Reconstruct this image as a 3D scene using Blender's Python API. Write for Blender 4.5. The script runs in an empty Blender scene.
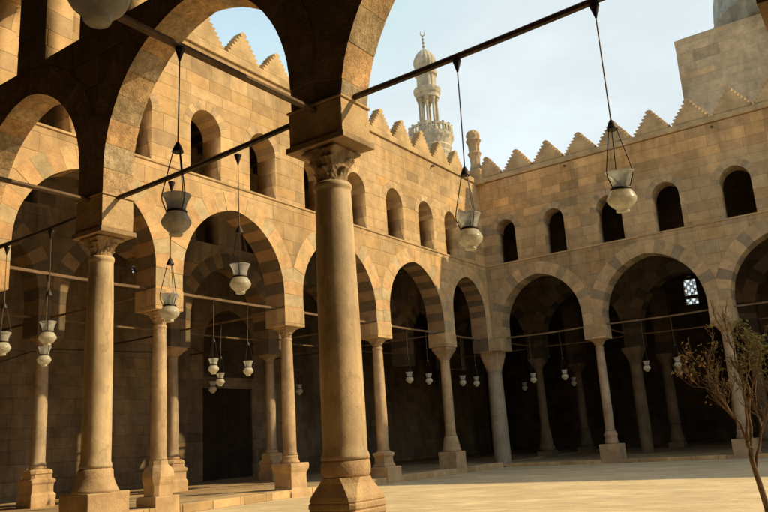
import bpy, bmesh, math, random
from mathutils import Vector, Matrix, noise
PI = math.pi
R = math.radians
sc = bpy.context.scene
COL = sc.collection
random.seed(7)

# ------------------------------------------------------------------ nodes
class NT:
    def __init__(s, name):
        s.m = bpy.data.materials.new(name); s.m.use_nodes = True
        s.t = s.m.node_tree; s.t.nodes.clear()
        s.out = s.n('ShaderNodeOutputMaterial')
    def n(s, t, **k):
        nd = s.t.nodes.new(t)
        for a, b in k.items(): setattr(nd, a, b)
        return nd
    def link(s, a, b): s.t.links.new(a, b)
    def put(s, sock, v):
        if v is None: return
        if hasattr(v, 'links') or isinstance(v, bpy.types.NodeSocket): s.link(v, sock)
        else:
            if isinstance(v, tuple) and len(v) == 3 and sock.type == 'RGBA': v = (*v, 1)
            sock.default_value = v
    def math(s, op, a, b=None, c=None, clamp=False):
        nd = s.n('ShaderNodeMath', operation=op); nd.use_clamp = clamp
        s.put(nd.inputs[0], a); s.put(nd.inputs[1], b); s.put(nd.inputs[2], c)
        return nd.outputs[0]
    def smooth(s, x, a, b, lo=0.0, hi=1.0):
        nd = s.n('ShaderNodeMapRange', interpolation_type='SMOOTHSTEP')
        s.put(nd.inputs[0], x); s.put(nd.inputs[1], a); s.put(nd.inputs[2], b); s.put(nd.inputs[3], lo); s.put(nd.inputs[4], hi)
        return nd.outputs[0]
    def noise(s, vec, scale, detail=4, rough=.55):
        nd = s.n('ShaderNodeTexNoise'); s.put(nd.inputs['Vector'], vec)
        nd.inputs['Scale'].default_value = scale; nd.inputs['Detail'].default_value = detail; nd.inputs['Roughness'].default_value = rough
        return nd.outputs['Fac']
    def vec(s, x, y, z):
        nd = s.n('ShaderNodeCombineXYZ'); s.put(nd.inputs[0], x); s.put(nd.inputs[1], y); s.put(nd.inputs[2], z); return nd.outputs[0]
    def scalev(s, v, sx, sy, sz):
        nd = s.n('ShaderNodeVectorMath', operation='MULTIPLY'); s.put(nd.inputs[0], v); nd.inputs[1].default_value = (sx, sy, sz); return nd.outputs[0]
    def white(s, v, dim='2D'):
        nd = s.n('ShaderNodeTexWhiteNoise', noise_dimensions=dim)
        s.put(nd.inputs['W' if dim == '1D' else 'Vector'], v); return nd.outputs['Value']
    def ramp(s, f, stops, const=False):
        nd = s.n('ShaderNodeValToRGB'); s.put(nd.inputs[0], f)
        e = nd.color_ramp.elements
        while len(e) < len(stops): e.new(.5)
        for q, (p, c) in zip(e, stops): q.position = p; q.color = (*c, 1)
        if const: nd.color_ramp.interpolation = 'CONSTANT'
        return nd.outputs[0]
    def mix(s, f, a, b, mode='MIX'):
        nd = s.n('ShaderNodeMix', data_type='RGBA', blend_type=mode)
        s.put(nd.inputs[0], f); s.put(nd.inputs[6], a); s.put(nd.inputs[7], b); return nd.outputs[2]
    def mul(s, col, f):            # colour times scalar
        return s.mix(1.0, col, s.vec(f, f, f), 'MULTIPLY')
    def bump(s, h, strength=.6, dist=.02, normal=None):
        nd = s.n('ShaderNodeBump'); nd.inputs['Strength'].default_value = strength; nd.inputs['Distance'].default_value = dist
        s.put(nd.inputs['Height'], h); s.put(nd.inputs['Normal'], normal); return nd.outputs[0]
    def geo(s): return s.n('ShaderNodeNewGeometry').outputs
    def bsdf(s, col, rough=.9, normal=None, metal=0.0, spec=.25, **k):
        b = s.n('ShaderNodeBsdfPrincipled'); s.put(b.inputs['Base Color'], col); s.put(b.inputs['Roughness'], rough)
        s.put(b.inputs['Normal'], normal); b.inputs['Metallic'].default_value = metal; b.inputs['Specular IOR Level'].default_value = spec
        s.link(b.outputs[0], s.out.inputs[0]); return b
    def done(s): return s.m

def sep(N, v):
    nd = N.n('ShaderNodeSeparateXYZ'); N.put(nd.inputs[0], v); return nd.outputs

def masonry(name, pal, h=.5, w=1.0, joint=.55, stain=.35, floor=False, dark_low=0.0, top_tint=None, sat=1.0):
    N = NT(name); g = N.geo(); P = g['Position']; px, py, pz = sep(N, P)
    nx, ny, nz = sep(N, g['True Normal'])
    if floor: u, v = px, py
    else:
        f = N.math('GREATER_THAN', N.math('ABSOLUTE', nx), .6)
        u = N.math('ADD', N.math('MULTIPLY', py, f), N.math('MULTIPLY', px, N.math('SUBTRACT', 1.0, f))); v = pz
    wob = N.math('MULTIPLY', N.math('SUBTRACT', N.noise(P, 1.7, 3), .5), .07)
    v = N.math('ADD', v, N.math('MULTIPLY', N.math('SINE', N.math('MULTIPLY', v, 2.37)), .10)); v2 = N.math('ADD', v, wob); u2 = N.math('ADD', u, N.math('MULTIPLY', wob, .8))
    vr = N.math('DIVIDE', v2, h); row = N.math('FLOOR', vr); fv = N.math('FRACT', vr)
    rw = N.math('MULTIPLY_ADD', N.white(N.math('ADD', row, .37), '1D'), .75 * w, .65 * w)
    ur = N.math('ADD', N.math('DIVIDE', u2, rw), N.math('MULTIPLY', N.white(row, '1D'), 13.0))
    ci = N.math('FLOOR', ur); fu = N.math('FRACT', ur)
    cell = N.vec(row, ci, 0.0)
    du = N.math('MULTIPLY', N.math('MINIMUM', fu, N.math('SUBTRACT', 1.0, fu)), rw)
    dv = N.math('MULTIPLY', N.math('MINIMUM', fv, N.math('SUBTRACT', 1.0, fv)), h)
    d = N.math('MINIMUM', du, dv)
    d = N.math('ADD', d, N.math('MULTIPLY', N.math('SUBTRACT', N.noise(P, 9, 3), .5), .016))
    jt = N.smooth(d, .002, .017)                      # 1 = face, 0 = joint
    wn = N.white(cell)
    col = N.ramp(wn, [(i / max(1, len(pal)), c) for i, c in enumerate(pal)], True)
    col = N.mul(col, N.math('MULTIPLY_ADD', N.white(N.vec(ci, row, 3.0), '3D'), .16, .92))
    odd = N.white(N.vec(ci, row, 8.0), '3D')
    col = N.mix(N.math('MULTIPLY', N.math('GREATER_THAN', odd, .93), .8), col, N.mix(1.0, col, (.74, .76, .80), 'MULTIPLY'))
    col = N.mix(N.math('LESS_THAN', odd, .06), col, N.mix(1.0, col, (1.14, 1.08, .98), 'MULTIPLY'))
    # mottling, pitting, stains and streaks
    col = N.mul(col, N.smooth(N.noise(P, 2.3, 6, .62), .25, .75, .82, 1.16))
    fine = N.noise(P, 26, 5, .7)
    col = N.mul(col, N.smooth(fine, .3, .7, .9, 1.07))
    st = N.noise(N.scalev(P, .35, .35, .16), 1.0, 5, .6)
    col = N.mul(col, N.smooth(st, .35, .68, 1.0 - stain, 1.1))
    streak = N.noise(N.scalev(P, 1.6, 1.6, .12), 1.0, 4, .6)
    col = N.mul(col, N.smooth(streak, .56, .74, 1.0, .8))
    if not floor:
        for zl in (14.95, 10.28):
            fall = N.smooth(N.math('SUBTRACT', zl, pz), 0.0, 1.9, 1.0, 0.0); fall = N.math('MULTIPLY', fall, N.math('GREATER_THAN', zl, pz))
            wash = N.smooth(N.noise(N.scalev(P, 2.6, 2.6, .16), 1.0, 5, .65), .45, .68)
            col = N.mul(col, N.math('SUBTRACT', 1.0, N.math('MULTIPLY', N.math('MULTIPLY', fall, wash), .38 * (stain + .45))))
        ero = N.smooth(N.noise(P, 1.3, 6, .7), .60, .70); col = N.mul(col, N.math('SUBTRACT', 1.0, N.math('MULTIPLY', ero, .3 * (stain + .3))))
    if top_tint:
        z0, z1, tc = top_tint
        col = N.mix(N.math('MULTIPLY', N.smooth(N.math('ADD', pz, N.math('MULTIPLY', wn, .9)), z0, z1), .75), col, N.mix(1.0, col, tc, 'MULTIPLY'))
    jvis = N.math('MULTIPLY', N.smooth(N.noise(P, .9, 3), .3, .62, .35, 1.0), joint)
    col = N.mul(col, N.math('SUBTRACT', 1.0, N.math('MULTIPLY', N.math('SUBTRACT', 1.0, jt), jvis)))
    pit = N.smooth(N.noise(P, 7, 4, .7), .66, .74, 0, 1)
    hgt = N.math('ADD', N.math('MULTIPLY', jt, .6), N.math('MULTIPLY', fine, .5))
    hgt = N.math('ADD', hgt, N.math('MULTIPLY', wn, .25))
    hgt = N.math('SUBTRACT', hgt, N.math('MULTIPLY', pit, .5))
    hgt = N.math('ADD', hgt, N.math('MULTIPLY', N.noise(P, 4.5, 4), .6))
    N.bsdf(col, .93, N.bump(hgt, .75, .022), spec=.12)
    return N.done()

def stone(name, c1, c2, scale=3.0, streak=(1, 1, .25), bumpd=.012, rough=.85, attr=False, spec=.2, stain=.3, rough_tex=False, fa=1.0):
    N = NT(name); g = N.geo(); P = g['Position']
    if attr:
        a = N.n('ShaderNodeAttribute', attribute_name='tint'); col = a.outputs['Color']
        col = N.mul(col, N.smooth(N.noise(P, 2.6, 6, .65), .25, .75, .78, 1.2))
    else:
        col = N.mix(N.smooth(N.noise(N.scalev(P, *streak), scale, 6, .65), .3, .7), c1, c2)
        col = N.mul(col, N.smooth(N.noise(P, 1.1, 5, .6), .3, .7, 1 - stain, 1.12))
    if rough_tex:
        col = N.mul(col, N.smooth(N.noise(P, 7.5, 7, .75), .3, .7, .68, 1.3)); col = N.mul(col, N.smooth(N.noise(P, 1.4, 4, .6), .35, .65, .82, 1.12))
    fine = N.noise(P, 30, 5, .7)
    col = N.mul(col, N.smooth(fine, .3, .7, 1 - .14 * fa, 1 + .1 * fa))
    if fa < .5:
        vein = N.math('ABSOLUTE', N.math('SUBTRACT', N.noise(N.scalev(P, 1.2, 1.2, .5), 1.6, 6, .6), .5)); col = N.mul(col, N.smooth(vein, .0, .035, .8, 1.0))
        drip = N.noise(N.scalev(P, 5, 5, .35), 1.0, 5, .6); col = N.mix(N.smooth(drip, .5, .72, 0, .55), col, N.mix(1.0, col, (.72, .6, .45), 'MULTIPLY'))
    if fa < .5:
        oi = N.n('ShaderNodeObjectInfo'); rv = oi.outputs['Random']
        col = N.mix(N.math('MULTIPLY', rv, .5), col, N.mix(1.0, col, (.86, .80, .80), 'MULTIPLY'))
        col = N.mul(col, N.smooth(N.math('ADD', sep(N, P)[2], N.math('MULTIPLY', N.noise(P, 3, 4), .9)), 1.5, 2.6, .74, 1.0))
        patch = N.smooth(N.noise(N.scalev(P, 1, 1, .7), 2.6, 5, .7), .58, .64); col = N.mix(N.math('MULTIPLY', patch, .28), col, (.36, .24, .13))
    pit = N.smooth(N.noise(P, 9, 4, .7), .62, .72, 0, 1)
    col = N.mul(col, N.math('SUBTRACT', 1.0, N.math('MULTIPLY', pit, .25)))
    h = N.math('SUBTRACT', N.math('ADD', fine, N.math('MULTIPLY', N.noise(P, 6, 4), 1.2)), N.math('MULTIPLY', pit, .7))
    N.bsdf(col, rough, N.bump(h, .7, bumpd), spec=spec)
    return N.done()

def plain(name, col, rough=.6, metal=0.0, spec=.3, var=.25, scale=12.0, bumpd=.003):
    N = NT(name); P = N.geo()['Position']
    f = N.noise(P, scale, 5, .6)
    N.bsdf(N.mul(col, N.smooth(f, .3, .7, 1 - var, 1 + var * .5)), rough, N.bump(f, .5, bumpd), metal, spec)
    return N.done()

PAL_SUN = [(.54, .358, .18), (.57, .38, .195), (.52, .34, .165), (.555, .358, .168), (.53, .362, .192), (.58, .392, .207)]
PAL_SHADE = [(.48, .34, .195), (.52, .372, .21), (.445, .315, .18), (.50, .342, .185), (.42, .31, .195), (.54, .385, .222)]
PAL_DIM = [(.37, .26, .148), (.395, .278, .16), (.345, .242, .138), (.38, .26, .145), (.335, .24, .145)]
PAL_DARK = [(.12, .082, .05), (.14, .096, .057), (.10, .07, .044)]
M = {}
M['sun_wall'] = masonry('sunny_limestone', PAL_SUN, .5, 1.15, .3, .16)
M['shade_wall'] = masonry('weathered_shade_limestone', PAL_SHADE, .5, 1.1, .3, .3, top_tint=(12.9, 14.3, (1.38, 1.16, .86)))  # far wall's shade lowered into the palette, over real weathering and stains
M['near_wall'] = masonry('gallery_shade_limestone', [(.30, .235, .17), (.34, .26, .185), (.26, .205, .15)], .5, .9, .35, .3)  # gallery face palette lowered so its shade sits in the stone colour
M['near_block'] = stone('chipped_impost_stone', (.54, .365, .19), (.68, .485, .265), 2.4, (1, 1, 1), .014, stain=.18)
M['dim_wall'] = masonry('shade_dimmed_limestone', PAL_DIM, .52, .85, .42, .55)  # palette darkened to paint the left gallery's shade
M['dark_wall'] = masonry('shade_dark_limestone', PAL_DARK, .52, .95, .6, .4)  # near-black palette, the gloom of the deep galleries painted into the stone
M['block'] = masonry('grey_brown_ashlar', [(.66, .48, .305), (.67, .49, .305), (.64, .465, .29), (.665, .475, .29)], .62, 1.3, .2, .34)
M['voussoir'] = stone('ablaq_stone', None, None, attr=True, stain=.2)
M['voussoir_rough'] = stone('pitted_ablaq_stone', None, None, attr=True, rough_tex=True, bumpd=.03)
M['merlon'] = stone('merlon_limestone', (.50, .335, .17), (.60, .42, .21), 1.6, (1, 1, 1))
M['merlon_shade'] = stone('merlon_shaded_limestone', (.46, .32, .175), (.60, .42, .23), 1.6, (1, 1, 1))  # merlon stone with the far wall's shade mixed into its colours
M['marble'] = stone('worn_marble', (.44, .335, .22), (.56, .43, .28), 2.2, (1, 1, .22), .005, .62, spec=.35, fa=.35)
M['marble_warm'] = stone('worn_warm_marble', (.50, .345, .19), (.62, .45, .26), 2.4, (1, 1, .25), .005, .6, spec=.35, fa=.35)
M['marble_gold'] = stone('honey_veined_marble', (.60, .44, .25), (.74, .565, .335), 2.2, (1, 1, .22), .005, .58, spec=.35, fa=.35)
M['granite'] = stone('grey_granite', (.30, .245, .175), (.41, .335, .235), 9, (1, 1, 1), .004, .7, spec=.3)
M['inner_shade'] = stone('shade_dark_inner_stone', (.16, .115, .07), (.23, .165, .10), 3.0, (1, 1, .4), .008, .8)  # inner columns darkened, gloom of the far gallery is in the colour
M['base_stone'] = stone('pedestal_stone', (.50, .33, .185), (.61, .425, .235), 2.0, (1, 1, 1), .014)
M['base_shade'] = stone('pedestal_shade_stone', (.42, .29, .18), (.52, .36, .22), 2.0, (1, 1, 1), .014)  # pedestal stone darkened to carry shade in its colour
M['capital'] = stone('carved_capital_stone', (.38, .26, .145), (.50, .35, .20), 4.0, (1, 1, 1), .016)
M['wood'] = stone('old_timber', (.03, .02, .012), (.055, .036, .02), 3.0, (1.5, 1.5, 6), .006, .8)
M['rod_wood'] = stone('sunbleached_timber', (.15, .095, .055), (.24, .155, .085), 3.0, (1.5, 1.5, 6), .006, .75)
M['rod_dark'] = stone('dark_timber', (.07, .05, .038), (.135, .095, .068), 3.0, (1.5, 1.5, 6), .006, .75)
M['ceiling'] = stone('shade_dark_ceiling_boards', (.03, .02, .013), (.05, .033, .02), 2.0, (1, 6, 1), .01)  # boards near black, gallery shade set into the colour
M['metal'] = plain('dark_iron', (.05, .038, .03), .55, .6, .4)
M['wire'] = plain('rusty_wire', (.16, .115, .075), .6, .3, .3)
M['minaret'] = stone('minaret_limestone', (.50, .44, .335), (.60, .53, .41), 1.2, (1, 1, .4), .02)
M['lead'] = stone('lead_grey_dome', (.36, .345, .285), (.46, .44, .365), 2.0, (1, 1, .3), .01, .6)

def lamp_glass(name, col, trans, rough=.28, clear=0.0):
    N = NT(name); P = N.geo()['Position']
    c = N.mul(col, N.smooth(N.noise(P, 16, 5, .65), .3, .72, .72, 1.06))
    b = N.bsdf(c, rough, N.bump(N.noise(P, 40, 3), .25, .003), spec=.45)
    tr = N.n('ShaderNodeBsdfTranslucent'); N.put(tr.inputs[0], c)
    mx = N.n('ShaderNodeMixShader'); mx.inputs[0].default_value = trans
    N.link(b.outputs[0], mx.inputs[1]); N.link(tr.outputs[0], mx.inputs[2]); N.link(mx.outputs[0], N.out.inputs[0])
    if clear:
        tp_ = N.n('ShaderNodeBsdfTransparent'); tp_.inputs[0].default_value = (.93, .93, .9, 1); m2 = N.n('ShaderNodeMixShader'); N.put(m2.inputs[0], N.smooth(N.noise(P, 11, 4, .6), .3, .7, clear * .6, clear * 1.3))
        N.link(mx.outputs[0], m2.inputs[1]); N.link(tp_.outputs[0], m2.inputs[2]); N.link(m2.outputs[0], N.out.inputs[0])
    return N.done()
M['glass_body'] = lamp_glass('milky_lamp_glass', (.90, .84, .68), .5, .22, .1)
M['glass_cup'] = lamp_glass('grey_lamp_glass', (.76, .74, .67), .4, .22, .3)

def ground_mat():
    N = NT('sandy_court_paving'); P = N.geo()['Position']
    c = N.mix(N.smooth(N.noise(P, .35, 6, .6), .3, .7), (.71, .555, .335), (.78, .625, .39))
    c = N.mul(c, N.smooth(N.noise(N.scalev(P, 1, 2.2, 1), 1.3, 6, .65), .3, .72, .84, 1.08))
    c = N.mul(c, N.smooth(N.noise(P, 14, 6, .7), .3, .7, .88, 1.08))
    c = N.mul(c, N.smooth(N.noise(N.scalev(P, 1, 1.6, 1), .42, 6, .7), .44, .60, .86, 1.03))
    sp = N.smooth(N.noise(P, 3.1, 5, .75), .66, .72)
    c = N.mul(c, N.math('SUBTRACT', 1.0, N.math('MULTIPLY', sp, .3)))
    px, py, pz = sep(N, P)
    wob = N.math('MULTIPLY', N.noise(P, 2.0, 3), .06)
    def line(a, w):
        fr = N.math('FRACT', N.math('DIVIDE', N.math('ADD', a, wob), w))
        return N.smooth(N.math('MULTIPLY', N.math('MINIMUM', fr, N.math('SUBTRACT', 1.0, fr)), w), .004, .022)
    jt = N.math('MULTIPLY', line(px, 1.4), line(py, .9))
    c = N.mul(c, N.math('MULTIPLY_ADD', jt, .09, .91))
    h = N.math('ADD', N.noise(P, 20, 6, .7), N.math('MULTIPLY', jt, .25))
    N.bsdf(c, .88, N.bump(h, .5, .012), spec=.2)
    return N.done()
M['ground'] = ground_mat()
M['platform'] = masonry('gallery_floor_slabs', [(.44, .315, .18), (.50, .36, .20), (.40, .285, .165)], .8, .9, .35, .2, floor=True)
M['kerb'] = masonry('kerb_blocks', [(.56, .385, .20), (.62, .43, .23), (.5, .34, .175)], .5, .9, .4, .2)

# ------------------------------------------------------------------ object helpers
def wloc(o):
    v = Vector((0, 0, 0))
    while o: v += o.location; o = o.parent
    return v
def obj(name, bm, mat, parent=None, smooth=False, bevel=0):
    """link bm (world coordinates) as one mesh under parent"""
    if parent is not None:
        bmesh.ops.translate(bm, verts=bm.verts, vec=-wloc(parent))
    me = bpy.data.meshes.new(name); bm.to_mesh(me); bm.free()
    for m in (mat if isinstance(mat, list) else [mat]): me.materials.append(m)
    if smooth:
        for p in me.polygons: p.use_smooth = True
    o = bpy.data.objects.new(name, me); COL.objects.link(o)
    if parent is not None: o.parent = parent
    return o
def thing(name, loc, label, cat, group=None):
    o = bpy.data.objects.new(name, None); o.empty_display_size = .2
    COL.objects.link(o); o.location = loc; o['label'] = label; o['category'] = cat; o['kind'] = 'thing'
    if group: o['group'] = group
    return o
def dup(root, loc, label, group=None):
    r = root.copy(); COL.objects.link(r); r.location = loc; r['label'] = label
    if group: r['group'] = group
    for ch in list(root.children):
        c = ch.copy(); COL.objects.link(c); c.parent = r
        for g in list(ch.children):
            d = g.copy(); COL.objects.link(d); d.parent = c
    return r
def box(bm, x0, x1, y0, y1, z0, z1, bev=0):
    vs = [bm.verts.new((x, y, z)) for x in (x0, x1) for y in (y0, y1) for z in (z0, z1)]
    fs = [bm.faces.new([vs[i] for i in q]) for q in ((0, 1, 3, 2), (4, 6, 7, 5), (0, 4, 5, 1), (2, 3, 7, 6), (0, 2, 6, 4), (1, 5, 7, 3))]
    if bev:
        es = {e for f in fs for e in f.edges}
        bmesh.ops.bevel(bm, geom=list(es), offset=bev, segments=2, affect='EDGES', profile=.5)
def tube(bm, pts, r, n=8, cap=True):
    rs = r if isinstance(r, (list, tuple)) else [r] * len(pts)
    pts = [Vector(p) for p in pts]; rings = []
    for i, p in enumerate(pts):
        t = (pts[min(i + 1, len(pts) - 1)] - pts[max(i - 1, 0)]).normalized()
        a = t.orthogonal().normalized() if i == 0 else (rings_a - t * rings_a.dot(t)).normalized()
        rings_a = a; b = t.cross(a)
        rings.append([bm.verts.new(p + (a * math.cos(k * 2 * PI / n) + b * math.sin(k * 2 * PI / n)) * rs[i]) for k in range(n)])
    for q, w in zip(rings, rings[1:]):
        for k in range(n): bm.faces.new((q[k], q[(k + 1) % n], w[(k + 1) % n], w[k]))
    if cap: bm.faces.new(rings[0][::-1]); bm.faces.new(rings[-1])
def lathe(bm, prof, c=(0, 0, 0), n=40, rad=None, cap=True):
    """prof: [(r, z)], bottom to top; rad(theta, i, r, z) may change the radius"""
    rings = []
    for i, (r, z) in enumerate(prof):
        ring = []
        for k in range(n):
            a = 2 * PI * k / n; q = rad(a, i, r, z) if rad else r
            ring.append(bm.verts.new((c[0] + q * math.cos(a), c[1] + q * math.sin(a), c[2] + z)))
        rings.append(ring)
    for q, w in zip(rings, rings[1:]):
        for k in range(n): bm.faces.new((q[k], q[(k + 1) % n], w[(k + 1) % n], w[k]))
    if cap: bm.faces.new(rings[0][::-1]); bm.faces.new(rings[-1])
def sq_loft(bm, prof, c=(0, 0, 0), cap=True, jitter=0.0):
    """prof: [(half, z, chamfer 0..1)] square sections with cut corners"""
    rings = []
    for h, z, ch in prof:
        k = max(.02, ch) * h * .586; pts = []
        for sx, sy in ((1, -1), (1, 1), (-1, 1), (-1, -1)):
            A = (sx * h, sy * (h - k)); B = (sx * (h - k), sy * h)
            pts += [A, B] if sx * sy > 0 else [B, A]
        ring = []
        for i in range(8):                       # subdivide each side for a worn surface
            a, b = pts[i], pts[(i + 1) % 8]
            m = 6 if i % 2 == 0 else 2
            for j in range(m):
                t = j / m; ring.append((a[0] + (b[0] - a[0]) * t, a[1] + (b[1] - a[1]) * t))
        vs = []
        for x, y in ring:
            d = jitter * noise.noise(Vector((x * 4 + c[0], y * 4 + c[1], z * 4 + c[2]))) if jitter else 0
            s = 1 + d / max(h, .01)
            vs.append(bm.verts.new((c[0] + x * s, c[1] + y * s, c[2] + z)))
        rings.append(vs)
    n = len(rings[0])
    for q, w in zip(rings, rings[1:]):
        for k in range(n): bm.faces.new((q[k], q[(k + 1) % n], w[(k + 1) % n], w[k]))
    if cap: bm.faces.new(rings[0][::-1]); bm.faces.new(rings[-1])
def rough_box(x0, x1, y0, y1, z0, z1, amp=.012, cuts=9, bev=.012):
    bm = bmesh.new(); box(bm, x0, x1, y0, y1, z0, z1, bev)
    bmesh.ops.subdivide_edges(bm, edges=[e for e in bm.edges if e.calc_length() > .15], cuts=cuts, use_grid_fill=True)
    bm.normal_update()
    for v in bm.verts:
        n1 = noise.noise(v.co * 3.1) * .6 + noise.noise(v.co * 9.0) * .4
        edge = 1.0 + 2.2 * max(0, noise.noise(v.co * 5.5 + Vector((9, 2, 4)))) * (1 if max(abs(a) for a in v.normal) < .9 else 0)
        v.co += v.normal * (n1 * amp - amp * .5) * edge
    return bm

# ------------------------------------------------------------------ arcades
APEX = 9.5; ZP = 5.79; SILL = 10.37; WTOP = 12.72; CORN = 15.15
TINTS = {'cream': (.585, .40, .205), 'orange': (.60, .375, .185), 'grey': (.51, .39, .225), 'dark': (.165, .12, .075), 'tan': (.48, .335, .195), 'slate': (.185, .155, .12), 'rust': (.36, .22, .115), 'umber': (.58, .39, .21), 'umber2': (.47, .36, .225), 'umber3': (.54, .40, .23), 'umber4': (.60, .37, .18), 'itan': (.30, .195, .105), 'itan2': (.26, .175, .098), 'islate': (.15, .115, .075), 'jtan': (.15, .10, .058), 'jtan2': (.12, .083, .05), 'jslate': (.06, .047, .034), 'wslate': (.33, .255, .17), 'btan': (.47, .33, .19), 'bslate': (.285, .228, .155), 'btan2': (.42, .305, .185)}  # inner row tints are darkened copies, gallery shade put into the stone

def arch_geo(h):
    e = .12 * h; Rr = h + e; rise = math.sqrt(Rr * Rr - e * e)
    return e, Rr, (9.74 if round(h, 3) == 2.4 else APEX) - rise
def arch_pts(c, h, n=18, e=None, Rr=None, sp=None):
    if e is None: e, Rr, sp = arch_geo(h)
    amax = math.acos(e / Rr); L = []
    for i in range(n + 1):                       # left springing to apex
        a = amax * i / n; L.append((c + e - Rr * math.cos(a), sp + Rr * math.sin(a)))
    return L + [(2 * c - x, z) for x, z in L[-2::-1]]
def win_pts(c, w, z0, z1):
    h = w / 2; e = .1 * h; Rr = h + e; rise = math.sqrt(Rr * Rr - e * e)
    return [(c - h, z0)] + arch_pts(c, h, 10, e, Rr, z1 - rise) + [(c + h, z0)]

def flat_poly(name, outline, holes, t):
    cu = bpy.data.curves.new(name, 'CURVE'); cu.dimensions = '2D'; cu.fill_mode = 'BOTH'; cu.extrude = t / 2
    for loop in [outline] + holes:
        s = cu.splines.new('POLY'); s.points.add(len(loop) - 1)
        for p, q in zip(s.points, loop): p.co = (q[0], q[1], 0, 1)
        s.use_cyclic_u = True
    o = bpy.data.objects.new(name, cu); COL.objects.link(o)
    bpy.context.view_layer.update()
    dg = bpy.context.evaluated_depsgraph_get()
    me = bpy.data.meshes.new_from_object(o.evaluated_get(dg), depsgraph=dg)
    bm = bmesh.new(); bm.from_mesh(me)
    bpy.data.objects.remove(o); bpy.data.curves.remove(cu); bpy.data.meshes.remove(me)
    bmesh.ops.remove_doubles(bm, verts=bm.verts, dist=1e-5)
    return bm

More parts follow.
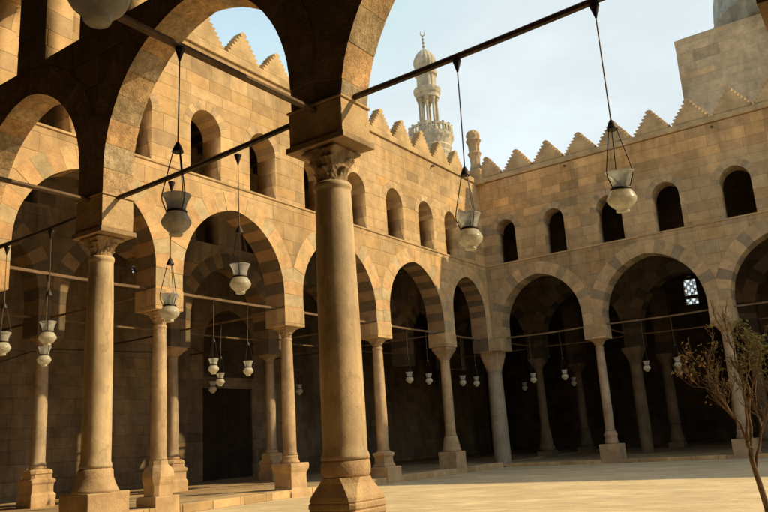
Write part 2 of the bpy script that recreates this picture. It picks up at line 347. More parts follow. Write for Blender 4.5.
class Arcade:
    """axis 'x' or 'y': direction the wall runs; front: coordinate of its court face; inward: sign of its thickness"""
    def __init__(s, axis, front, inward, t, loc, label, mat, u0, u1, ops, top, wins, vs_front, vs_soffit, name='arcade_wall', merl=None, vmat=None, n_vs=9, soot=1.0, zp=ZP, sill=SILL):
        s.soot = soot; s.zp = zp
        s.axis, s.front, s.inw, s.t = axis, front, inward, t
        s.root = thing(name, loc, label, 'arcade', None)
        out = [(u0, top), (u0, zp)]
        for l, r in ops:
            h = (r - l) / 2; out += [(l, zp)] + arch_pts((l + r) / 2, h) + [(r, zp)]
        out += [(u1, zp), (u1, top)]
        bm = flat_poly('w', out, [win_pts(c, w, sill, WTOP) for c, w in wins], t)
        s.map(bm, t / 2)
        if isinstance(mat, list):                 # gallery face darkened to paint its shade, plain stone elsewhere
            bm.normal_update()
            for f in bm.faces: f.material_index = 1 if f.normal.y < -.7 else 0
        obj('wall', bm, mat, s.root)
        s.ops = ops
        for i, (l, r) in enumerate(ops): s.ring(l, r, ops, i, vs_front, vs_soffit, n_vs)
    def P(s, u, z, d):
        """d: depth behind the court face"""
        w = s.front + s.inw * d
        return Vector((u, w, z)) if s.axis == 'x' else Vector((w, u, z))
    def map(s, bm, dm):
        for v in bm.verts:
            u, z, d = v.co.x, v.co.y, dm + v.co.z
            v.co = s.P(u, z, d)
        bmesh.ops.recalc_face_normals(bm, faces=bm.faces)
    def ring(s, l, r, ops, i, seq, soff, n):
        c = (l + r) / 2; h = (r - l) / 2; e, Rr, sp = arch_geo(h); amax = math.acos(e / Rr); soot = s.soot
        pl = (ops[i - 1][1] + l) / 2 if i else l - .45
        pr = (ops[i + 1][0] + r) / 2 if i + 1 < len(ops) else r + .45
        bm = bmesh.new(); cl = bm.loops.layers.float_color.new('tint')
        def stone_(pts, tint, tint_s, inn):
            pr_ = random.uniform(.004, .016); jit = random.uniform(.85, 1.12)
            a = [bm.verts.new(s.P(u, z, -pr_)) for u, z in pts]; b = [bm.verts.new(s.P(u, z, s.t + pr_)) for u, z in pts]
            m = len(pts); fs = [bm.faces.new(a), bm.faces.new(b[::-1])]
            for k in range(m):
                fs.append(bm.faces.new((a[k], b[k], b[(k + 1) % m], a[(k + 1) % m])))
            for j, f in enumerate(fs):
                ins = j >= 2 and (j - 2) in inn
                tt = TINTS[tint_s] if ins else TINTS[tint]; k_ = soot if j == 1 else 1.0  # gallery side scaled down, painting its shade onto the voussoirs
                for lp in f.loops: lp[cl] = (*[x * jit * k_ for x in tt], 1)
        # straight courses of the jambs, from the capital up to the springing
        zz = [s.zp + .012, 6.50, sp - .006]
        for sd in (-1, 1):
            e0 = l if sd < 0 else r; o0 = pl if sd < 0 else pr; g = .008
            for k in range(2):
                a, b = e0 - sd * g, o0 - sd * g * .3
                stone_([(a, zz[k] + .004), (b, zz[k] + .004), (b, zz[k + 1] - .004), (a, zz[k + 1] - .004)][::sd], seq[(k + 1) % len(seq)], soff[(k + 1) % len(soff)], (3,) if sd > 0 else (0,) )
            for k in range(n):
                a0 = amax * k / n + .0012; a1 = amax * (k + 1) / n - .0012
                rin = Rr - .008 - random.uniform(0, .01)
                def pt(a, rr):
                    x = c + sd * (-e + rr * math.cos(a)); return (x, sp + rr * math.sin(a))
                def outer(a):
                    rr = Rr + .62
                    lim = abs(o0 - c) - .004
                    if math.cos(a) > 1e-4: rr = min(rr, (lim + e) / math.cos(a))
                    return max(rr, Rr + .1)
                am = (a0 + a1) / 2
                pts = [pt(a0, rin), pt(a0, outer(a0)), pt(am, outer(am)), pt(a1, outer(a1)), pt(a1, rin), pt(am, rin)]
                if sd < 0: pts = pts[::-1]
                inn = (4, 5) if sd > 0 else (0, 5)
                if sd < 0: inn = (0, 5)
                stone_(pts, seq[(k + 1) % len(seq)], soff[(k + 1) % len(soff)], tuple(range(6)) if False else inn + (4,))
        bmesh.ops.recalc_face_normals(bm, faces=bm.faces)
        obj('arch_ring', bm, M['voussoir_rough' if s.soot < 1 else 'voussoir'], s.root)
    def window_ring(s, c, w, seq, n=6, rad=.34, hood=True):
        h = w / 2; e = .1 * h; Rr = h + e; rise = math.sqrt(Rr * Rr - e * e); sp = WTOP - rise; amax = math.acos(e / Rr)
        bm = bmesh.new(); cl = bm.loops.layers.float_color.new('tint')
        for sd in (-1, 1):
            for k in range(n):
                a0 = amax * k / n + .006; a1 = amax * (k + 1) / n - .006; am = (a0 + a1) / 2
                p = lambda a, rr: (c + sd * (-e + rr * math.cos(a)), sp + rr * math.sin(a))
                ro = Rr + rad * random.uniform(.92, 1.06)
                pts = [p(a0, Rr - .006), p(a0, ro), p(am, ro), p(a1, ro), p(a1, Rr - .006), p(am, Rr - .006)]
                pr_ = random.uniform(.006, .018)
                a = [bm.verts.new(s.P(u, z, -pr_)) for u, z in pts]; b = [bm.verts.new(s.P(u, z, s.t * .97)) for u, z in pts]
                fs = [bm.faces.new(a), bm.faces.new(b[::-1])] + [bm.faces.new((a[q], b[q], b[(q + 1) % 6], a[(q + 1) % 6])) for q in range(6)]
                jit = random.uniform(.86, 1.1)
                for f in fs:
                    for lp in f.loops: lp[cl] = (*[x * jit for x in TINTS[seq[k % len(seq)]]], 1)
        bmesh.ops.recalc_face_normals(bm, faces=bm.faces)
        obj('window_arch', bm, M['voussoir'], s.root)
    def slab(s, name, u0, u1, z0, z1, d0, d1, mat, bev=.012, cuts=True):
        bm = bmesh.new(); a = s.P(u0, z0, d0); b = s.P(u1, z1, d1)
        box(bm, min(a.x, b.x), max(a.x, b.x), min(a.y, b.y), max(a.y, b.y), z0, z1, bev)
        return obj(name, bm, mat, s.root)
    def rod(s, u0, u1, z, d, th, mat, nm='tie_rod'):
        bm = bmesh.new(); a = s.P(u0, z, d); b = s.P(u1, z, d); n = 10; pts = []
        for i in range(n + 1):
            t = i / n; p = a.lerp(b, t); p.z -= .035 * 4 * t * (1 - t); pts.append(p + Vector((0, 0, .006 * math.sin(7 * t + u0))))
        tube(bm, pts, th * .62, 4); return obj(nm, bm, mat, s.root, bevel=0)
    def merlon(s, c, w, z0, z1, mat, seed):
        rnd = random.Random(seed * 7 + 1); steps = 7; prof = []; z1 -= rnd.choice((0, 0, .03, .09)); c += rnd.uniform(-.03, .03)
        bm = bmesh.new(); hw = w / 2; dz = (z1 - z0 - .12) / steps; left = []
        for k in range(steps):
            x = hw * (1 - (k + .15) / steps * .93); zt = z0 + .02 + dz * k
            xa = x + rnd.uniform(-.012, .012); up = dz * rnd.uniform(.9, 1.08)
            left += [(xa - .045, zt), (xa + .03, zt + up * .93)]
        left += [(.055, z1 - rnd.uniform(0, .03))]
        pts = [(c + x, z) for x, z in left] + [(c - x + rnd.uniform(-.01, .01), z) for x, z in left[::-1]]
        a = [bm.verts.new(s.P(u, z, .06)) for u, z in pts]; b = [bm.verts.new(s.P(u, z, .44)) for u, z in pts]
        m = len(pts); bm.faces.new(a); bm.faces.new(b[::-1])
        for k in range(m): bm.faces.new((a[k], b[k], b[(k + 1) % m], a[(k + 1) % m]))
        bmesh.ops.recalc_face_normals(bm, faces=bm.faces)
        bmesh.ops.bevel(bm, geom=list(bm.edges), offset=.012, segments=1, affect='EDGES')
        obj('merlon', bm, mat, s.root)

# ---- left arcade (court face x = 0)
wA = .98
opsA = [(-25.95, -21.54), (-20.56, -15.97), (-14.99, -10.37), (-9.39, -4.885), (-3.905, -.5)]
winA = [(c + o, 1.32) for c in (-23.75, -18.25, -12.68, -7.15) for o in (-1.33, 1.33)] + [(-3.42, 1.28)]
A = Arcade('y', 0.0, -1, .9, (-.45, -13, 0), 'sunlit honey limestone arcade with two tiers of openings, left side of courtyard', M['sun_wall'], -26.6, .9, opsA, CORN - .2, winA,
           ['cream', 'orange', 'grey', 'orange'], ['rust', 'dark'])  # soffit tints darker than the fronts, underside shade set into the stripes
for c, w in winA: A.window_ring(c, w, ['cream', 'tan'], 5, .3)
A.slab('string_course', -26.3, -.03, SILL - .075, SILL - .004, -.04, .3, M['merlon'])
A.slab('cornice', -26.3, -.1, CORN - .19, CORN + .1, -.085, .5, M['merlon'], .03)
A.slab('parapet', -26.3, -.1, CORN + .105, CORN + .2, .03, .47, M['merlon'], .01)
y = -3.72; i = 0
while y > -25:
    A.merlon(y, 1.62, CORN + .2, 16.5, M['merlon'], i); y -= 1.745; i += 1
A.merlon(-2.05, 1.62, CORN + .2, 16.45, M['merlon'], 91)
for l, r in opsA: A.rod(l - .1, r + .1, 6.48, .45, .085, M['rod_wood'])

# ---- far arcade (court face y = 0)
opsB = [(.62, 4.985), (5.965, 10.77), (11.75, 16.6), (17.6, 22.4)]
winB = [(1.38, 1.1), (4.08, 1.1), (6.94, 1.24), (9.68, 1.26), (12.74, 1.32), (15.6, 1.3), (18.6, 1.3), (21.4, 1.3)]
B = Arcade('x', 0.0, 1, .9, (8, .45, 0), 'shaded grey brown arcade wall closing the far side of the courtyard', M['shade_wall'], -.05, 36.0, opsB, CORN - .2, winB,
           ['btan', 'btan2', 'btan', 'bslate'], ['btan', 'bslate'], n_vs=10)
for c, w in winB[:6]: B.window_ring(c, w, ['wslate', 'btan', 'btan2'], 6, .31)
B.slab('string_course', .03, 36, SILL - .075, SILL - .004, -.04, .3, M['merlon_shade'])
B.slab('cornice', .1, 36, CORN - .17, CORN + .08, -.085, .5, M['merlon_shade'], .03)
B.slab('parapet', .1, 36, CORN + .085, CORN + .17, .03, .47, M['merlon_shade'], .01)
for k, c in enumerate([.62, 2.36, 4.10, 5.88, 7.66, 9.48, 11.3, 13.1, 14.9, 16.7]):
    B.merlon(c, 1.68, CORN + .17, 16.5, M['merlon_shade'], 40 + k)
for l, r in opsB: B.rod(l - .1, r + .1, 6.48, .45, .085, M['rod_wood'])

# ---- near arcade (court face y = -26.42, gallery face y = -27.3)
opsC = [(.78, 4.94), (5.72, 10.52), (11.47, 17.1), (18.0, 22.9)]
winC = [(1.72, 1.3), (4.1, 1.28), (7.0, 1.3), (9.75, 1.3), (13.0, 1.3), (15.8, 1.3)]
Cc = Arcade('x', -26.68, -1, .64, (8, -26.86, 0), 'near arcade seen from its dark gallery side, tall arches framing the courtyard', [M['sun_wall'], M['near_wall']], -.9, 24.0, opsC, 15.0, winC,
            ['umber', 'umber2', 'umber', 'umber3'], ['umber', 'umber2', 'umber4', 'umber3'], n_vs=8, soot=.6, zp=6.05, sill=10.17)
for (l, r), (za, zb) in zip(opsC, ((6.40, 6.44), (6.52, 6.70), (6.75, 6.90), (6.6, 6.6))):
    bm = bmesh.new(); tube(bm, [(l - .1 + (r - l + .2) * t, -27.0, za + (zb - za) * t - .03 * 4 * t * (1 - t)) for t in [k / 10 for k in range(11)]], .049, 6); obj('tie_rod', bm, M['rod_dark'], Cc.root)
def impost(Ar, u0, u1, z0, z1, mat):
    a = Ar.P(u0, z0, -.03); b = Ar.P(u1, z1, Ar.t + .036)
    obj('impost_block', rough_box(a.x, b.x, min(a.y, b.y), max(a.y, b.y), z0, z1), mat, Ar.root)
for u0, u1, z0 in ((4.905, 5.755, 5.89), (10.47, 11.51, 6.1), (17.08, 18.02, 5.95)):
    impost(Cc, u0, u1, z0, 6.52 + .12 * (u0 > 8), M['near_block'])
    bm = rough_box(u0 - .025, u1 + .025, -27.375, -26.625, 6.525 + .12 * (u0 > 8), 6.565 + .12 * (u0 > 8), .006, 6, .008); obj('impost_ledge', bm, M['near_block'], Cc.root)
    bm = rough_box(u0 - .045, u1 + .045, -27.40, -26.60, z0 - .11, z0 - .004, .014, 8, .012); obj('abacus_plank', bm, M['capital'], Cc.root)
for Ar, lst in ((A, [(-21.54, -20.56), (-15.97, -14.99), (-10.37, -9.39), (-4.885, -3.905)]),):
    for y0, y1 in lst:
        obj('impost_block', rough_box(-.93, .03, y0 - .03, y1 + .03, ZP, 6.42, .01, 6), M['kerb'], Ar.root)
for x0, x1 in ((4.985, 5.965), (10.77, 11.75)):
    obj('impost_block', rough_box(x0 - .03, x1 + .03, -.03, .93, ZP, 6.42, .01, 6), M['shade_wall'], B.root)
obj('impost_block', rough_box(-.94, .58, -.46, .94, ZP, 6.42, .01, 8), M['shade_wall'], B.root)
# rods running back from the near piers into the gallery
for x, z in ((11.0, 6.56), (5.32, 6.49)):
    bm = bmesh.new(); tube(bm, [(x, -27.2, z), (x, -28.8, z - .012), (x, -30.4, z - .016), (x, -33.6, z)], .05, 6)
    obj('tie_rod', bm, M['rod_wood'], Cc.root)
bm = bmesh.new(); tube(bm, [(11.0, -33.25, 6.5), (17.6, -33.25, 6.5)], .062, 4); obj('tie_rod', bm, M['rod_dark'], Cc.root)

for Ar, u in ((A, -4.9), (A, -11.6), (B, 5.05), (B, 12.2)):   # rain spouts under the cornice
    bm = bmesh.new(); p = Ar.P(u, 14.72, -.16); q = Ar.P(u, 14.8, .2)
    tube(bm, [q, p], .055, 6); obj('spout', bm, M['rod_dark'], Ar.root)
# ---- inner rows of the galleries
XI = -6.55; YI = 6.5; YJ = 12.8
opsA2 = [(a, b) for a, b in opsA[:4]] + [(-3.905, .9), (1.9, 5.9)]
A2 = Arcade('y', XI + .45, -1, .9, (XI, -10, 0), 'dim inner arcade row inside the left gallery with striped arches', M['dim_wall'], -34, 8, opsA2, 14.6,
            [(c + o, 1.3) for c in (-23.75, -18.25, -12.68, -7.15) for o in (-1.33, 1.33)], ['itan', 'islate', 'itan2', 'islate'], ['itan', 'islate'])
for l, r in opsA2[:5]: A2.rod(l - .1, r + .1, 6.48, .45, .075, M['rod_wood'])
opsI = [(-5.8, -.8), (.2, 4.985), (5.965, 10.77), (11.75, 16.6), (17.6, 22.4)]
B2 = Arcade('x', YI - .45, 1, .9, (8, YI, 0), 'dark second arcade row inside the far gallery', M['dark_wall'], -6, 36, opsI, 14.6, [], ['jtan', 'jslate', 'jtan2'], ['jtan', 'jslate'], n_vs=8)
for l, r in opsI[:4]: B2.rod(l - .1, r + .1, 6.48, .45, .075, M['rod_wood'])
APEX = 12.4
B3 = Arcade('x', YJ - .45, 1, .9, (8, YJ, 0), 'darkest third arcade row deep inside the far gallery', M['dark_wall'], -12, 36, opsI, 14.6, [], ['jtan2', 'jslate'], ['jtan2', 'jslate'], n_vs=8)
APEX = 9.5
# cross rods inside the galleries
for yy in (-21.05, -15.48, -9.88, -4.4):
    bm = bmesh.new(); tube(bm, [(-.6, yy, 6.46), (-3.2, yy, 6.43), (XI, yy, 6.46)], .045, 4); obj('tie_rod', bm, M['rod_wood'], A2.root)
    bm = bmesh.new(); tube(bm, [(XI, yy, 6.46), (-9, yy, 6.43), (-12.1, yy, 6.46)], .045, 4); obj('tie_rod', bm, M['rod_dark'], A2.root)
for xx in (-.2, 5.47, 11.26):
    bm = bmesh.new(); tube(bm, [(xx, .6, 6.46), (xx, 3.4, 6.43), (xx, YI, 6.46)], .05, 4); obj('tie_rod', bm, M['rod_wood'], B2.root)

# ---- outer walls
def wall_with_holes(name, label, axis, front, inw, t, loc, mat, u0, u1, z0, z1, holes):
    root = thing(name, loc, label, 'wall')
    bm = flat_poly('w', [(u0, z1), (u0, z0), (u1, z0), (u1, z1)], holes, t)
    for v in bm.verts:
        u, z, d = v.co.x, v.co.y, t / 2 + v.co.z; w = front + inw * d
        v.co = (u, w, z) if axis == 'x' else (w, u, z)
    bmesh.ops.recalc_face_normals(bm, faces=bm.faces)
    obj('masonry', bm, mat, root)
    return root
XW = -12.0; YW = 22.0
rect = lambda a, b, c, d: [(a, c), (b, c), (b, d), (a, d)]
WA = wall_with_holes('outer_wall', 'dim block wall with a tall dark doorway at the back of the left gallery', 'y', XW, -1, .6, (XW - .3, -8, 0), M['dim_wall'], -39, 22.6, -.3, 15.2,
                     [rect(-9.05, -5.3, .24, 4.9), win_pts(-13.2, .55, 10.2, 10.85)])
# doorway: recessed timber leaves under a lintel
bm = bmesh.new(); box(bm, XW - .42, XW - .34, -9.04, -7.2, .24, 4.88, .01); box(bm, XW - .42, XW - .34, -7.16, -5.31, .24, 4.88, .01)
dr = obj('door', bm, M['wood'], WA)
bm = bmesh.new()
for y0 in (-8.95, -7.1):
    for z0 in (.35, 1.5, 2.65, 3.8): box(bm, XW - .34, XW - .31, y0 + .1, y0 + 1.62, z0, z0 + .95, .015)
obj('door_panel', bm, M['wood'], dr)
# flat dark arch-shaped sheet over the doorway, painting a recess's shade
bm = bmesh.new()
pts = win_pts(-7.2, 3.6, 5.4, 9.0); vs = [bm.verts.new((XW + .012, u, z)) for u, z in pts]; bm.faces.new(vs); obj('arch_shade_sheet', bm, M['dark_wall'], WA)
def grille(parent, axis, w, u0, u1, z0, z1, nu, nz, th):
    bm = bmesh.new()
    for i in range(nu + 1):
        u = u0 + (u1 - u0) * i / nu
        tube(bm, [(u, w, z0), (u, w, z1)] if axis == 'x' else [(w, u, z0), (w, u, z1)], th, 4)
    for i in range(nz + 1):
        z = z0 + (z1 - z0) * i / nz
        tube(bm, [(u0, w, z), (u1, w, z)] if axis == 'x' else [(w, u0, z), (w, u1, z)], th, 4)
    for i in range(nu):                           # rosettes in every second field
        for j in range(nz):
            if (i + j) % 2 == 0:
                cu, cz = u0 + (u1 - u0) * (i + .5) / nu, z0 + (z1 - z0) * (j + .5) / nz; rr = .5 * (u1 - u0) / nu
                for k in range(4):
                    a = k * PI / 4; q = (math.cos(a) * rr, math.sin(a) * rr)
                    p0, p1 = (cu - q[0], cz - q[1]), (cu + q[0], cz + q[1])
                    tube(bm, [(p0[0], w, p0[1]), (p1[0], w, p1[1])] if axis == 'x' else [(w, p0[0], p0[1]), (w, p1[0], p1[1])], th * .7, 4)
    return obj('window_grille', bm, M['dark_wall'], parent)
grille(WA, 'y', XW - .2, -13.48, -12.92, 10.2, 10.85, 3, 4, .025)
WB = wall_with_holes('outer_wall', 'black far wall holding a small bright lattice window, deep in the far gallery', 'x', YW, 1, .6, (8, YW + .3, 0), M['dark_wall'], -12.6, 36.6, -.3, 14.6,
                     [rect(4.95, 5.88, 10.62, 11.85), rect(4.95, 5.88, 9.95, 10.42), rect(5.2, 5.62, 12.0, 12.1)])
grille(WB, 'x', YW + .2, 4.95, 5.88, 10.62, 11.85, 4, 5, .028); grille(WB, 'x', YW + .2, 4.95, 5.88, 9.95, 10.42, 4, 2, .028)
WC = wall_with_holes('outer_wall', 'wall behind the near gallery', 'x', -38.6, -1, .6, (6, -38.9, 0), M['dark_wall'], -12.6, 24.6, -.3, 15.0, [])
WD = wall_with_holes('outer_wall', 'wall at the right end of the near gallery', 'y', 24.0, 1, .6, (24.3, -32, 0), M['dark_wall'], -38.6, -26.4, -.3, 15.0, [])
CABLE = [(-21, 5.3), (-19.6, 5.62), (-18.4, 6.09), (-17.1, 6.3), (-15.4, 6.33), (-13.5, 6.40), (-11.5, 6.48), (-10.5, 6.6), (-9.9, 6.9), (-9.5, 6.7), (-9.1, 6.62), (-8.7, 6.8), (-8.2, 7.0), (-7.7, 6.9), (-7.4, 6.78), (-6, 6.8), (-4.9, 6.88), (-3, 7.0), (-1, 7.2)]
cab = thing('cable', (XW + .06, -13, 6), 'black electric cable sagging along the wall of the left gallery', 'cable')
bm = bmesh.new(); tube(bm, [(XW + .05, y0, z0) for y0, z0 in CABLE], .022, 5); obj('cord', bm, M['rod_dark'], cab)
# ceilings with beams
def ceiling(label, x0, x1, y0, y1, along):
    root = thing('timber_ceiling', ((x0 + x1) / 2, (y0 + y1) / 2, 14.6), label, 'ceiling')
    bm = bmesh.new(); box(bm, x0, x1, y0, y1, 14.605, 14.9); obj('boards', bm, M['ceiling'], root)
    bm = bmesh.new(); k = (y0 if along == 'x' else x0) + .4
    while k < (y1 if along == 'x' else x1):
        if along == 'x': box(bm, x0 + .05, x1 - .05, k, k + .24, 14.3, 14.6)
        else: box(bm, k, k + .24, y0 + .05, y1 - .05, 14.3, 14.6)
        k += .85
    obj('beam', bm, M['wood'], root)
ceiling('dark beamed ceiling over the left gallery', -12, -.92, -26, 22, 'x')
ceiling('dark beamed ceiling over the far gallery', -.88, 36, .92, 22, 'y')
WE = wall_with_holes('outer_wall', 'wall at the right end of the far gallery', 'y', 36.0, 1, .6, (36.3, 11, 0), M['dark_wall'], -.2, 22.6, -.3, 15.0, [])
ceiling('dark beamed ceiling over the near gallery', -12, 24, -38.6, -27.32, 'y')

# ------------------------------------------------------------------ ground and platforms
def struct(name, bm, mat):
    o = obj(name, bm, mat); o['kind'] = 'structure'; return o
bm = bmesh.new(); s_ = 600; vs = [bm.verts.new(p) for p in ((-s_, -s_, 0), (s_, -s_, 0), (s_, s_, 0), (-s_, s_, 0))]; bm.faces.new(vs)
struct('courtyard_ground', bm, M['ground'])
def platform(x0, x1, y0, y1, h, kerb):
    bm = bmesh.new(); box(bm, x0, x1, y0, y1, -.05, h); struct('gallery_floor', bm, M['platform'])
    bm = bmesh.new(); kx0, kx1, ky0, ky1 = kerb; n = int(max(kx1 - kx0, ky1 - ky0) / 1.1); rnd = random.Random(3)
    for i in range(n):
        t0, t1 = i / n, (i + 1) / n; d = rnd.uniform(-.012, .012); zt = h + .006 + rnd.uniform(-.006, .006)
        if kx1 - kx0 > ky1 - ky0: box(bm, kx0 + (kx1 - kx0) * t0 + .006, kx0 + (kx1 - kx0) * t1 - .006, ky0 + d, ky1, -.05, zt, .02)
        else: box(bm, kx0, kx1 + d, ky0 + (ky1 - ky0) * t0 + .006, ky0 + (ky1 - ky0) * t1 - .006, -.05, zt, .02)
    struct('kerb', bm, M['kerb'])
platform(-12, -.4, -38, 22, .24, (-.45, .0, -26.2, -.1))
platform(-.4, 36, .4, 22, .16, (.05, 36, -.02, .43))
platform(-.4, 24, -38.5, -26.8, .24, (.05, 24, -26.83, -26.35))

# ------------------------------------------------------------------ columns
def capital_bm(c, r0, r1, h, kind):
    bm = bmesh.new(); n = 96; m = 40; prof = [(r0, i * h / m) for i in range(m + 1)]
    def rad(a, i, r, z):
        t = i / m
        sq = 1.0 / max(abs(math.cos(a)), abs(math.sin(a))); sqn = 1 + (min(sq, 1.32) - 1) * max(0, t - .35) / .65
        bell = r0 + (r1 - r0) * (t ** 1.7)
        if kind == 'leaf':
            q = bell * .84 * sqn
            for lo, hi, ph, amp in ((.05, .46, 0, .12), (.30, .74, PI / 8, .13), (.60, .97, PI / 4 * 0 + PI / 8, .08)):
                if lo < t < hi:
                    k = (t - lo) / (hi - lo); lf = max(0, math.cos(4 * (a - ph))) ** .55
                    rib = .8 + .2 * math.cos(26 * (a - ph) + 5 * k)
                    q += r0 * amp * 3.2 * lf * (k ** 1.6) * (1 if k < .86 else (1 - k) / .14) * rib
            if t > .8: q += .35 * r0 * max(0, math.cos(4 * (a - PI / 4))) ** 6 * math.sin((t - .8) / .2 * PI)
            q += .012 * noise.noise(Vector((math.cos(a) * 9, math.sin(a) * 9, z * 26 + c[0]))) + .02 * noise.noise(Vector((math.cos(a) * 4, math.sin(a) * 4, z * 9 + c[1])))
            return q
        if kind == 'block':                      # plain tapering block, square at the top
            tt = min(1, t / .8); sqn = 1 + (min(sq, 1.38) - 1) * (tt ** .7)
            return (r0 * 1.06 + (r1 - r0) * tt ** 1.1) * sqn + .008 * noise.noise(Vector((math.cos(a) * 5, math.sin(a) * 5, z * 8)))
        tt = t                                    # stalactite cushion: round below, rows of lobes above
        lob = .04 * r0 * abs(math.sin(8 * a + (PI / 2 if int(t * 4) % 2 else 0))) * math.sin((t * 4 % 1) * PI)
        return (r0 * 1.02 + (r1 - r0) * tt ** 1.35) * (1 + (min(sq, 1.3) - 1) * tt ** 2) + lob
    lathe(bm, prof, c, n, rad); return bm
def column(loc, label, zbot, ztop, r0, r1, ped, base, cap_h, cap_kind, mats, cap_r=.46, group=None, neck=True, r_ab=None):
    """ped: [(half, z, chamfer)], base: [(r, z)] absolute heights; shaft from the base to ztop - cap_h"""
    t = thing('column', loc, label, 'column', group)
    x, y = loc[0], loc[1]; c = (x, y, 0); mp, mb, ms, mc = mats
    zs = zbot
    if ped:
        bm = bmesh.new(); P2 = []
        for (h0, z0, c0), (h1, z1, c1) in zip(ped, ped[1:]):
            k = max(1, int((z1 - z0) / .12))
            for j in range(k): P2.append((h0 + (h1 - h0) * j / k, z0 + (z1 - z0) * j / k, c0 + (c1 - c0) * j / k))
        P2.append(ped[-1]); sq_loft(bm, P2, c, jitter=.014); obj('pedestal', bm, mp, t); zs = ped[-1][1]
    if base:
        bm = bmesh.new()
        if base[0] == 'oct': sq_loft(bm, base[1], c, jitter=.012); zs = base[1][-1][1]; obj('base', bm, mb, t)
        else:
            lathe(bm, base, c, 40, lambda a, i, r, z: r + .008 * noise.noise(Vector((math.cos(a) * 3 + x, math.sin(a) * 3 + y, z * 7)))); zs = base[-1][1]; obj('base', bm, mb, t, True)
    zc = ztop - cap_h; bm = bmesh.new(); n = 44; prof = []
    prof.append((r0 * 1.09, zs)); prof.append((r0 * 1.09, zs + .05)); prof.append((r0, zs + .12))
    for i in range(1, n): k = i / n; prof.append((r0 + (r1 - r0) * k + .012 * math.sin(k * PI), zs + .12 + (zc - .14 - zs - .12) * k))
    prof += [(r1, zc - .14)]
    if neck: prof += [(r1 * 1.0, zc - .10), (r1 * 1.06, zc - .085), (r1 * 1.075, zc - .05), (r1 * 1.06, zc - .02), (r1 * 1.02, zc)]
    else: prof += [(r1, zc)]
    lathe(bm, prof, c, 40, lambda a, i, r, z: r + .006 * noise.noise(Vector((math.cos(a) * 2 + x, math.sin(a) * 2 + y, z * 1.3))) - .02 * max(0, noise.noise(Vector((math.cos(a) * 3 + x, math.sin(a) * 3, z * 2.2))) - .42))
    obj('shaft', bm, ms, t, True)
    obj('capital', capital_bm((x, y, zc), r1 * 1.0, cap_r, cap_h, cap_kind), mc, t, True)
    return t
mw = (M['base_stone'], M['base_stone'], M['marble_warm'], M['capital'])
ms_ = (M['base_shade'], M['base_shade'], M['marble'], M['capital'])
mn = (M['base_stone'], M['base_stone'], M['marble_gold'], M['capital'])
# near columns
column((11.0, -27.0, 0), 'thick foreground column with dark carved leaf capital on a moulded pedestal', .24, 5.985, .312, .27,
       [(.40, .24, .1), (.40, .58, .1), (.36, .63, .12), (.365, .68, .15), (.395, .72, .2), (.40, .765, .22), (.385, .785, .22), (.405, .81, .24), (.405, .86, .24), (.39, .885, .26), (.405, .90, .3), (.40, .955, .36), (.36, 1.05, .55), (.33, 1.13, .8), (.325, 1.2, 1)],
       [(.30, 1.195), (.325, 1.215), (.34, 1.25), (.343, 1.33), (.338, 1.40), (.325, 1.43)], .53, 'leaf', mn, .35)
column((5.27, -27.0, 0), 'stout pale column with chipped base, second nearest, left of the foreground column', .24, 5.775, .262, .222,
       [(.43, .24, .05), (.43, 1.05, .05), (.42, 1.07, .08)], [(.43, 1.07), (.40, 1.12), (.36, 1.2), (.33, 1.29), (.315, 1.33), (.31, 1.45), (.275, 1.49)], .36, 'leaf', mn, .34)
column((17.55, -27.0, 0), 'column at the near arcade standing past the right edge', .24, 5.835, .28, .25, [(.46, .24, .05), (.46, 1.05, .05)], [(.42, 1.05), (.36, 1.2), (.33, 1.4)], .45, 'leaf', mn, .44)
# left arcade
cx = -.42
column((cx, -21.05, 0), 'slim honey column on an octagonal bulging base, nearest of the sunlit left arcade', 0, ZP, .225, .19,
       [(.42, 0, .03), (.42, .5, .03), (.40, .53, .05)], ('oct', [(.32, .53, .5), (.32, .82, .5), (.36, .92, .6), (.385, 1.06, .7), (.37, 1.2, .7), (.33, 1.3, .8), (.26, 1.38, .95), (.25, 1.5, 1)]), .4, 'leaf', mw, .4)
column((cx, -15.48, 0), 'slim honey column on a tall waisted square pedestal, second of the sunlit left arcade', 0, ZP, .235, .195,
       [(.47, 0, .03), (.47, .14, .03), (.44, .2, .03), (.39, .3, .03), (.39, .78, .03), (.44, .9, .03), (.46, 1.0, .03), (.45, 1.1, .03)], [(.32, 1.1), (.33, 1.15), (.29, 1.2), (.27, 1.27), (.29, 1.31), (.265, 1.36)], .38, 'leaf', mw, .41)
column((cx, -9.88, 0), 'honey column with octagonal base on a wide block, just right of the foreground column', 0, ZP, .235, .205,
       [(.49, 0, .03), (.49, .6, .03), (.47, .64, .05)], ('oct', [(.36, .64, .4), (.36, .7, .4), (.30, .8, .4), (.29, 1.0, .4), (.35, 1.1, .4), (.35, 1.18, .4), (.27, 1.22, .9), (.26, 1.26, 1)]), .36, 'leaf', mw, .41)
column((cx, -4.39, 0), 'half shaded column on stepped round rings above a cube, next to the courtyard corner', 0, ZP, .245, .215,
       [(.46, 0, .03), (.46, .94, .03), (.45, .98, .04)], [(.43, .98), (.43, 1.12), (.40, 1.14), (.40, 1.28), (.36, 1.3), (.36, 1.46), (.33, 1.48), (.32, 1.6), (.27, 1.68)], .62, 'block', mw, .42)
column((-.2, .3, 0), 'thick plain granite column without pedestal under the inner corner of the courtyard', .05, ZP + .02, .43, .375, None, None, .95, 'block', (M['base_shade'], M['base_shade'], M['granite'], M['base_shade']), .48)
